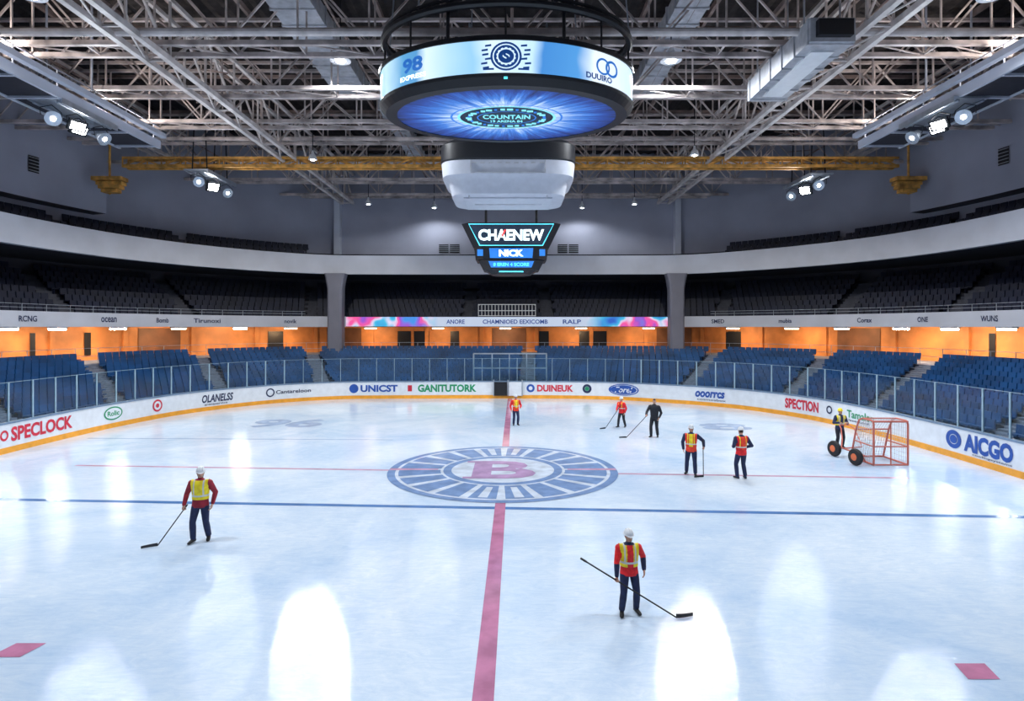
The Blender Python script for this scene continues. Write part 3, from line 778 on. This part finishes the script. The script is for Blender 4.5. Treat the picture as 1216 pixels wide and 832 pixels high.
# ---------------------------------------------------------------- ice markings
g=MB()
def strip(p0,p1,w,z,mi):
    a=Vector((p0[0],p0[1]));b=Vector((p1[0],p1[1]));d=(b-a).normalized();nn=Vector((-d.y,d.x))*w/2
    g.add([(a.x-nn.x,a.y-nn.y,z),(b.x-nn.x,b.y-nn.y,z),(b.x+nn.x,b.y+nn.y,z),(a.x+nn.x,a.y+nn.y,z)],[(0,1,2,3)],mi)
strip((-20.7,18.55),(17.6,16.38),.24,.004,0)
strip((-16.7,22.75),(13.9,20.85),.18,.004,2)
strip((-20.2,28.3),(-5.6,27.9),.14,.004,4)
strip((-.53,-7.8),(-.16,43.9),.31,.006,1)
CX,CY=-.34,22.1
TP=2*math.pi
def sector(r0,r1,a0,a1,z,mi,n=None):
    n=n or max(2,int((a1-a0)/.06)); V=[]
    for j in range(n+1):
        t=a0+(a1-a0)*j/n; V+=[(CX+r0*math.cos(t),CY+r0*math.sin(t),z),(CX+r1*math.cos(t),CY+r1*math.sin(t),z)]
    g.add(V,[(2*j,2*j+1,2*j+3,2*j+2) for j in range(n)],mi)
sector(.001,4.22,0,TP,.008,5); sector(3.94,4.22,0,TP,.011,3)
K=20
for k in range(K):
    a=TP*(k+.5)/K; w=TP/K*.38
    sector(2.3,3.82,a-w,a+w,.011,3)
    if k in (4,5,14,15): sector(2.5,3.7,a-w*.35,a+w*.35,.014,5)
sector(1.9,2.2,0,TP,.011,3)
for a in (0,math.pi): sector(2.4,4.2,a-.035,a+.035,.013,2)
V,F,_=text_geo('B',.03)
g.add([(CX+.05+x*2.3,CY+y*2.7,.014) for x,y in V],F,6)
for yy in (-1.22,1.22): g.add([(CX-1.4,CY+yy-.13,.013),(CX-.5,CY+yy-.13,.013),(CX-.5,CY+yy+.13,.013),(CX-1.4,CY+yy+.13,.013)],[(0,1,2,3)],6)
for x,y,t,W,H in ((-12.3,32.7,'96',4.0,2.8),(11.3,31.6,'8',2.6,2.2)):
    V,F,_=text_geo(t,.04); g.add([(x+a*W,y+b*H,.006) for a,b in V],F,4)
for x,y,w,h in ((-8.1,9.75,.50,.42),(7.15,9.15,.48,.42)):
    g.add([(x-w/2-.05,y-h/2,.006),(x+w/2-.05,y-h/2,.006),(x+w/2+.05,y+h/2,.006),(x-w/2+.05,y+h/2,.006)],[(0,1,2,3)],1)
g.build('painted_ice_markings',['iceblue','icered','icepink','icelogo','icefaint','icewhite','icemauve'],parent=ice)

# ---------------------------------------------------------------- people
def remesh(mb,vox,it=2):
    me=bpy.data.meshes.new('tmp'); me.from_pydata(mb.v,[],mb.f); ob=bpy.data.objects.new('tmp',me); COL.objects.link(ob)
    r=ob.modifiers.new('r','REMESH'); r.mode='VOXEL'; r.voxel_size=vox
    if it: s=ob.modifiers.new('s','SMOOTH'); s.factor=.5; s.iterations=it
    dg=bpy.context.evaluated_depsgraph_get(); m2=bpy.data.meshes.new_from_object(ob.evaluated_get(dg))
    V=np.empty(len(m2.vertices)*3); m2.vertices.foreach_get('co',V); V=V.reshape(-1,3)
    Nn=np.array([v.normal[:] for v in m2.vertices])
    F=[tuple(p.vertices) for p in m2.polygons]
    bpy.data.objects.remove(ob); bpy.data.meshes.remove(me); bpy.data.meshes.remove(m2)
    return V,Nn,F
def ik(a,b,l1,l2,pole):
    a=Vector(a);b=Vector(b);d=b-a;L=min(d.length,(l1+l2)*.995);d.normalize();b=a+d*L
    x=(l1*l1-l2*l2+L*L)/(2*L);h=math.sqrt(max(0,l1*l1-x*x)); p=Vector(pole);p=(p-d*p.dot(d)).normalized()
    return a+d*x+p*h,b
def hand(H,w,d,across,pn,curl,thumb):
    rings=[]
    for t,hw,ht in ((-.02,.026,.022),(.02,.034,.020),(.055,.041,.018),(.088,.040,.015),(.095,.034,.011)):
        c=w+d*t
        rings.append([c+across*math.cos(q)*hw+pn*math.sin(q)*ht for q in [TP*j/12 for j in range(12)]])
    H.loft(rings)
    ang=(.95,1.1,.8) if curl else (.28,.35,.25)
    for i,(o,L) in enumerate(((.030,.070),(.010,.080),(-.011,.074),(-.031,.058))):
        p=w+d*.082+across*o; a=0; pts=[p]
        for j,fr in enumerate((.45,.32,.26)):
            a+=ang[j]; p=p+(d*math.cos(a)+pn*math.sin(a))*L*fr*1.15; pts.append(p)
        H.ptube(pts,[.0105,.0100,.0092,.0075],7); H.ell(pts[-1],(.0075,)*3,7,5)
    p=w+d*.028+across*.028; v1=(across*.75+d*.65+pn*.15).normalized(); p1=p+v1*.038
    v2=(d*.75+across*(.05 if curl else .35)+pn*(.75 if curl else .25)).normalized(); p2=p1+v2*.034; p3=p2+(v2+pn*(.5 if curl else .1)-across*(.5 if curl else 0)).normalized()*.026
    H.ptube([p,p1,p2,p3],[.015,.0125,.011,.008],7)
PM=['skin','hair','c_yellow','c_red','c_dred','c_orange','c_navy','c_black','c_silver','rubber','white','eye','eyew','lip','black']
PI={k:i for i,k in enumerate(PM)}
def person(name,x,y,yaw,sc,vest,centre,sleeve,jacket,pants,R=None,L=None,fR=(-.13,0),fL=(.13,0),lean=(0,0),hyaw=0,helmet='white',vox=.014,nod=0,Rg=False,Lg=False,stickdir=None,upper=None):
    R=Vector(R or (-.27,-.06,.80)); L=Vector(L or (.27,-.06,.80)); upper=upper or sleeve
    lx,ly=lean; B=MB()
    def sh(z): t=max(0,min(1,(z-.92)/.5)); return Vector((lx*t,ly*t,0))
    rings=[]
    for z,rx,ry in ((.82,.17,.13),(.85,.188,.145),(.90,.190,.145),(.98,.186,.142),(1.07,.176,.135),(1.18,.184,.142),(1.30,.204,.150),(1.39,.208,.138),(1.45,.175,.112),(1.49,.105,.085),(1.52,.065,.065)):
        o=sh(z); rings.append([(o.x+rx*math.cos(t),o.y+ry*math.sin(t),z) for t in [TP*j/24 for j in range(24)]])
    B.loft(rings)
    o=sh(1.43); bones=[('torso',(0,0,.9),(o.x,o.y,1.42),.16)]
    hands=MB(); grips={}
    for sgn,T,g_ in ((-1,R,Rg),(1,L,Lg)):
        s=Vector((sgn*.205,0,1.41))+o
        w_=T-(T-s).normalized()*.095
        e,w=ik(s,w_,.30,.26,(sgn*.6,1.0,-.1))
        B.ell(s,(.082,.078,.075)); B.ptube([s,s.lerp(e,.35),e],[.075,.073,.060],12); B.ell(e,(.062,)*3)
        B.ptube([e,e.lerp(w,.3),w],[.060,.060,.047],12); B.ell(w,(.044,)*3,10,6)
        bones+=[('arm',s,e,.062),('fore',e,w,.052)]
        d=(w-e).normalized()
        if g_ and stickdir is not None:
            ac=Vector(stickdir); ac=(ac-d*ac.dot(d)).normalized()
            if ac.y>0: ac=-ac
        else: ac=Vector((0,-1,0)); ac=(ac-d*ac.dot(d)).normalized()
        pn=d.cross(ac).normalized()
        if pn.x*sgn>0: pn=-pn
        hand(hands,w+d*.015,d,ac,pn,g_,sgn); grips[sgn]=w+d*.10+pn*.032
    for sgn,f in ((-1,fR),(1,fL)):
        h=Vector((sgn*.095,0,.90)); an=Vector((f[0],f[1],.10)); kn,an=ik(h,an,.42,.41,(sgn*.12,-1,0))
        B.ptube([h,h.lerp(kn,.4),kn],[.102,.096,.074],14); B.ell(kn,(.073,)*3)
        B.ptube([kn,kn.lerp(an,.35),an+Vector((0,0,.0))],[.073,.076,.066],14)
        toe=.5*sgn*.5; dd=Vector((math.sin(toe),-math.cos(toe),0)); sd=Vector((dd.y,-dd.x,0))
        rs=[]
        for t,hw,z0,z1 in ((-.085,.030,.0,.07),(-.06,.042,.0,.11),(0,.045,.0,.115),(.06,.046,.0,.085),(.13,.048,.0,.062),(.17,.040,.0,.05),(.195,.02,.004,.035)):
            c=Vector((an.x,an.y,0))+dd*t
            rs.append([c+sd*hw*math.cos(q)+Vector((0,0,(z0+z1)/2+(z1-z0)/2*max(-.92,math.sin(q)))) for q in [TP*j/12 for j in range(12)]])
        B.loft(rs)
        bones+=[('leg',h,kn,.085),('leg',kn,Vector((an.x,an.y,.12)),.068),('foot',Vector((an.x,an.y,.05)),Vector((an.x,an.y,.05))+dd*.15,.045)]
    hm=Matrix.Translation(o+Vector((0,0,1.53)))@Matrix.Rotation(hyaw,4,'Z')@Matrix.Rotation(nod,4,'X')@Matrix.Translation((0,0,-1.53))
    Hd=MB(); Hd.tube((0,0,1.44),(0,-.005,1.60),.060,.056,12); Hd.ell((0,-.005,1.665),(.078,.097,.118),20,14)
    Hd.ell((0,-.035,1.60),(.057,.064,.058),14,10); Hd.ptube([(0,-.095,1.675),(0,-.108,1.65),(0,-.118,1.635)],[.010,.014,.017],8); Hd.ell((0,-.112,1.632),(.018,.014,.012),8,6)
    for sx in (-1,1): Hd.ell((sx*.078,.005,1.65),(.012,.022,.034),8,8)
    Hd.ell((0,-.095,1.692),(.05,.012,.012),10,6)
    B.merge(Hd,hm); hmi=hm.inverted()
    bones.append(('head',hm@Vector((0,0,1.55)),hm@Vector((0,0,1.72)),.085))
    V,Nn,F=remesh(B,vox,2)
    out=MB(); fc=np.array([V[list(f)].mean(0) for f in F]); best=np.full(len(F),1e9); lab=np.zeros(len(F),int)
    for bi_,(k,a,b,r) in enumerate(bones):
        a=np.array(a[:] if isinstance(a,Vector) else a);b=np.array(b[:] if isinstance(b,Vector) else b);ab=b-a
        t=np.clip(((fc-a)@ab)/max(1e-9,ab@ab),0,1); dd_=np.linalg.norm(fc-(a+t[:,None]*ab),axis=1)-r
        m_=dd_<best; best[m_]=dd_[m_]; lab[m_]=bi_
    mi=[]; vv=V.copy(); push=set()
    for i,f in enumerate(F):
        k=bones[lab[i]][0]; p=fc[i]; o_=sh(p[2]); lx_=p[0]-o_.x
        if k=='torso' or (k=='arm' and abs(lx_)<.20 and p[2]>1.33) or (k=='leg' and p[2]>.865):
            if p[2]<1.03: c=jacket if p[2]>.835 else pants
            elif p[2]>1.475 and abs(lx_)<.10: c=sleeve
            else:
                c=vest
                if abs(lx_)<(.02 if centre==vest else .062): c=centre
                if 1.10<p[2]<1.14: c='c_silver' if vest!='c_black' else 'c_black'
                if .09<abs(lx_)<.12 and p[2]>1.14: c='c_silver' if vest=='c_yellow' else ('c_yellow' if vest!='c_black' else vest)
                push.update(f)
        elif k=='arm': c=upper
        elif k=='fore': c=sleeve
        elif k=='leg': c=pants
        elif k=='foot': c='rubber'
        else:
            q=hmi@Vector(p); c='hair' if (q.z>1.715 or (q.y>.012 and q.z>1.60 and abs(q.x)<.082 and not(abs(q.x)>.07 and q.y<.03))) else ('skin' if q.z>1.50 else sleeve)
        mi.append(PI[c])
    for j in push: vv[j]+=Nn[j]*.014
    out.v=[tuple(p) for p in vv]; out.f=list(F); out.m=mi
    V,Nn,F=remesh(hands,.0045 if vox<.013 else .006,1); k=len(out.v); out.v+=[tuple(p) for p in V]; out.f+=[tuple(i+k for i in f) for f in F]; out.m+=[PI['skin']]*len(F)
    D=MB()
    for sx in (-1,1):
        D.ell((sx*.031,-.087,1.668),(.014,.010,.008),10,6,PI['eyew']); D.ell((sx*.031,-.094,1.668),(.007,.006,.007),8,6,PI['eye'])
        D.box((sx*.031,-.097,1.688),(.034,.008,.007),PI['hair'])
    D.ell((0,-.095,1.603),(.024,.010,.006),10,6,PI['lip'])
    if helmet:
        hi=PI[helmet]
        D.ell((0,.006,1.695),(.104,.124,.118),24,10,hi,zmin=.02)
        D.ptube([(.106*math.cos(t),.006+.127*math.sin(t),1.698) for t in [TP*j/28 for j in range(28)]],.010,6,hi,closed=True)
        for xx in (-.045,0,.045):
            D.ptube([(xx,.006-.124*math.cos(a)*math.sqrt(1-(xx/.104)**2),1.697+.118*math.sin(a)*math.sqrt(1-(xx/.104)**2)) for a in np.linspace(.35,2.8,12)],.009,6,hi)
        vs=[];n_=14
        for j in range(n_+1):
            t=math.pi+math.pi*j/n_; vs+=[(.104*math.cos(t),.006+.124*math.sin(t),1.705),(.098*math.cos(t),.006+(.124+.055*abs(math.sin(t)))*math.sin(t),1.690)]
        D.add(vs,[(2*j,2*j+1,2*j+3,2*j+2) for j in range(n_)],hi)
        for sx in (-1,1): D.tube((sx*.088,-.01,1.69),(sx*.05,-.05,1.555),.005,n=5,mi=PI['black'])
        D.tube((-.05,-.05,1.555),(.05,-.05,1.555),.005,n=5,mi=PI['black'])
    out.merge(D,hm)
    W=Matrix.Translation((x,y,.016))@Matrix.Rotation(yaw,4,'Z')@Matrix.Scale(sc,4)
    zmin=min(p[2] for p in out.v)
    out.v=[tuple(W@Vector((p[0],p[1],p[2]-zmin))) for p in out.v]
    ob=out.build(name,PM,smooth=True,loc=(x,y,.0))
    return ob,{s:W@(gv-Vector((0,0,zmin))) for s,gv in grips.items()},W
def local(W,p): return tuple(W.inverted()@Vector(p))
def stick(name,blade,grip,L,side=1,blade_len=.34,r=.014,blade_h=.075):
    blade=Vector(blade); grip=Vector(grip); d=(grip-blade).normalized(); m_=MB()
    top=blade+d*L
    m_.tube(blade,top,r,r,8,0); m_.tube(top-d*.12,top,r*1.4,r*1.4,8,1)
    h=Vector((d.x,d.y,0)); h=h.normalized() if h.length>.05 else Vector((1,0,0)); h=-h*1.0 if side>=0 else h
    a=Vector((-h.y,h.x,0))
    pts=[]
    for j in range(7):
        t=j/6; c=blade+h*blade_len*t+a*.06*t*t; c.z=0
        hh=blade_h*(1-.25*t); pts.append([c+a*.010+Vector((0,0,.016)),c-a*.010+Vector((0,0,.016)),c-a*.008+Vector((0,0,.016+hh)),c+a*.008+Vector((0,0,.016+hh))])
    m_.loft(pts,1)
    return m_.build(name,['rubber','black'],loc=tuple(blade))
def xf(x,y,yaw,sc): return Matrix.Translation((x,y,0))@Matrix.Rotation(yaw,4,'Z')@Matrix.Scale(sc,4)

W=xf(2.16,10.97,0,.875); gp_=(1.86,10.72,.66); bl=(2.98,10.80,.03)
sd=Vector(gp_)-Vector(bl)
o,gr,_=person('rink_worker',2.16,10.97,.06,.875,'c_yellow','c_red','c_navy','c_red','c_navy',R=local(W,gp_),L=(.33,-.05,.86),fR=(-.16,-.02),fL=(.17,.06),Rg=True,stickdir=sd,lean=(-.02,-.03),hyaw=.05,nod=.12,vox=.0115,upper='c_red')
stick('ice_scraper',bl,gr[-1],2.1)
W=xf(-7.7,14.7,.12,1.02); gp_=(-8.06,14.55,.84); bl=(-8.55,14.35,.03); sd=Vector(gp_)-Vector(bl)
o,gr,_=person('rink_worker',-7.7,14.7,.12,1.02,'c_yellow','c_yellow','c_dred','c_dred','c_navy',R=local(W,gp_),L=(.30,-.02,.82),fR=(-.14,-.08),fL=(.15,.10),Rg=True,stickdir=sd,hyaw=.35,nod=.15,vox=.012)
stick('hockey_stick',bl,gr[-1],1.12)
person('rink_worker',.2,32,.25,.92,'c_orange','c_yellow','c_red','c_orange','c_navy',R=(-.30,-.1,.82),L=(.25,-.2,.95),vox=.018)
W=xf(5.8,31.4,-.8,.89); gp_=(5.45,31.1,.88); bl=(4.85,30.9,.03)
o,gr,_=person('rink_worker',5.8,31.4,-.8,.89,'c_red','c_red','c_red','c_red','c_black',R=local(W,gp_),fR=(-.12,-.2),fL=(.14,.16),Rg=True,stickdir=Vector(gp_)-Vector(bl),lean=(0,-.05),vox=.018)
stick('ice_scraper',bl,gr[-1],1.5)
W=xf(6.85,28.6,-.5,1.03); gp_=(6.35,28.3,1.05); bl=(5.45,28.35,.03)
o,gr,_=person('rink_supervisor',6.85,28.6,-.5,1.03,'c_black','c_black','c_black','c_black','c_black',R=local(W,gp_),L=(.27,-.12,.84),Rg=True,stickdir=Vector(gp_)-Vector(bl),fR=(-.13,-.1),fL=(.13,.08),helmet=None,vox=.016)
stick('ice_scraper',bl,gr[-1],1.5)
gp_=(6.83,21.0,.98)
o,gr,_=person('rink_worker',6.42,21.3,-.35,.995,'c_orange','c_yellow','c_navy','c_orange','c_navy',R=(-.28,-.05,.82),L=local(xf(6.42,21.3,-.35,.995),gp_),Lg=True,stickdir=(0,0,1),fR=(-.17,.12),fL=(.15,-.14),lean=(0,-.04),hyaw=.2,vox=.014)
stick('hockey_stick',(gr[1].x,gr[1].y-.03,.03),gr[1],1.32)
person('rink_worker',8.0,20.75,math.pi+.15,.995,'c_red','c_orange','c_navy','c_red','c_navy',R=(-.24,-.14,.98),L=(.24,-.16,1.0),fR=(-.14,.02),fL=(.14,-.02),nod=.2,vox=.014)
# goal on trolley
mb=MB()
gx0,gx1,gy0,gy1=13.75,15.05,22.6,24.1; hz=1.72
for x in (gx0,gx1):
    mb.ptube([(x,gy0,.06),(x,gy0,hz-.12),(x,gy0+.04,hz-.03),(x,gy0+.13,hz),(x,gy0+.7,hz),(x,gy0+.95,hz-.1),(x,gy0+1.15,hz-.5),(x,gy1,.06)],.038,8,0)
    mb.tube((x,gy0,.06),(x,gy1,.06),.038,n=8,mi=0)
    mb.tube((x,gy0,.75),(x,gy1-.2,.75),.026,n=6,mi=0)
for y,z,r in ((gy0,hz-.02,.038),(gy0+.7,hz,.03),(gy1,.06,.038),(gy0+1.15,hz-.5,.03),(gy0,.75,.026),(gy0,.06,.03)):
    mb.tube((gx0,y,z),(gx1,y,z),r,n=8,mi=0)
mb.tube((14.4,gy0,.06),(14.4,gy0,hz),.026,n=6,mi=0)
for k in range(1,12):
    x=gx0+(gx1-gx0)*k/12; mb.ptube([(x,gy0+.1,hz),(x,gy0+.7,hz),(x,gy0+1.15,hz-.5),(x,gy1,.06)],.007,4,1)
for k in range(1,10):
    t=k/10; mb.tube((gx0,gy0+1.15+(gy1-gy0-1.15)*t,(hz-.5)*(1-t)+.06*t),(gx1,gy0+1.15+(gy1-gy0-1.15)*t,(hz-.5)*(1-t)+.06*t),.007,n=4,mi=1)
for x in (gx0,gx1):
    for k in range(1,9): mb.tube((x,gy0+k*.13,.06),(x,gy0+k*.13,hz-.02 if k<6 else hz-.2),.007,n=4,mi=1)
    for k in range(1,10): mb.tube((x,gy0,k*.16),(x,gy1-k*.03,k*.16),.007,n=4,mi=1)
mb.build('hockey_goal',['goalred','net'])
mb=MB()
for y,x in ((24.35,13.2),(22.75,13.15)):
    c=Vector((x,y,.325)); ax=Vector((1,.25,0)).normalized(); a,b,_=frame(ax)
    prof=((-.09,.12),(-.085,.2),(-.08,.29),(-.03,.32),(.03,.32),(.08,.29),(.085,.2),(.09,.12))
    mb.loft([[c+ax*t+(a*math.cos(q_)+b*math.sin(q_))*r for q_ in [TP*j/24 for j in range(24)]] for t,r in prof],0)
    for s_ in (-1,1): mb.loft([[c+ax*s_*t+(a*math.cos(q_)+b*math.sin(q_))*r for q_ in [TP*j/20 for j in range(20)]] for t,r in ((.07,.15),(.10,.13),(.11,.05))],1)
    mb.tube(c,c+ax*.4,.03,n=8,mi=2)
mb.tube((13.55,22.85,.34),(13.55,24.45,.34),.035,n=8,mi=2)
mb.tube((13.55,23.6,.34),(13.70,23.6,.34),.03,n=8,mi=2); mb.tube((13.55,23.0,.34),(13.68,23.0,.06),.025,n=8,mi=2)
mb.ptube([(13.55,24.45,.34),(13.75,24.75,.6),(13.95,25.2,1.0),(14.1,25.6,1.08)],.025,8,2); mb.ptube([(14.3,24.3,.4),(14.45,24.75,.65),(14.5,25.2,1.0),(14.5,25.6,1.08)],.025,8,2)
mb.tube((14.1,25.6,1.08),(14.5,25.6,1.08),.025,n=8,mi=2); mb.tube((13.55,24.3,.34),(14.3,24.3,.4),.025,n=8,mi=2)
mb.build('goal_trolley',['rubber','hub','goalred'],auto=True)
W=xf(14.35,26.05,0,.96)
person('rink_worker',14.35,26.05,0.0,.96,'c_yellow','c_navy','c_navy','c_navy','c_black',R=local(W,(14.15,25.62,1.10)),L=local(W,(14.45,25.62,1.10)),Rg=True,Lg=True,stickdir=(1,0,0),lean=(0,-.06),helmet='c_yellow',vox=.016)

# ---------------------------------------------------------------- world, camera
w=bpy.data.worlds.new('World'); S.world=w; w.use_nodes=True
w.node_tree.nodes['Background'].inputs[0].default_value=(.3,.4,.6,1); w.node_tree.nodes['Background'].inputs[1].default_value=.05
cam=bpy.data.cameras.new('camera'); cam.sensor_width=36; cam.lens=706/1216*36; cam.shift_y=-28/1216; cam.clip_end=300; cam.clip_start=.05
co=bpy.data.objects.new('camera',cam); COL.objects.link(co); co.location=(0,0,5.3); co.rotation_euler=(math.pi/2,0,0); S.camera=co
print('verts',sum(len(m.vertices) for m in bpy.data.meshes))
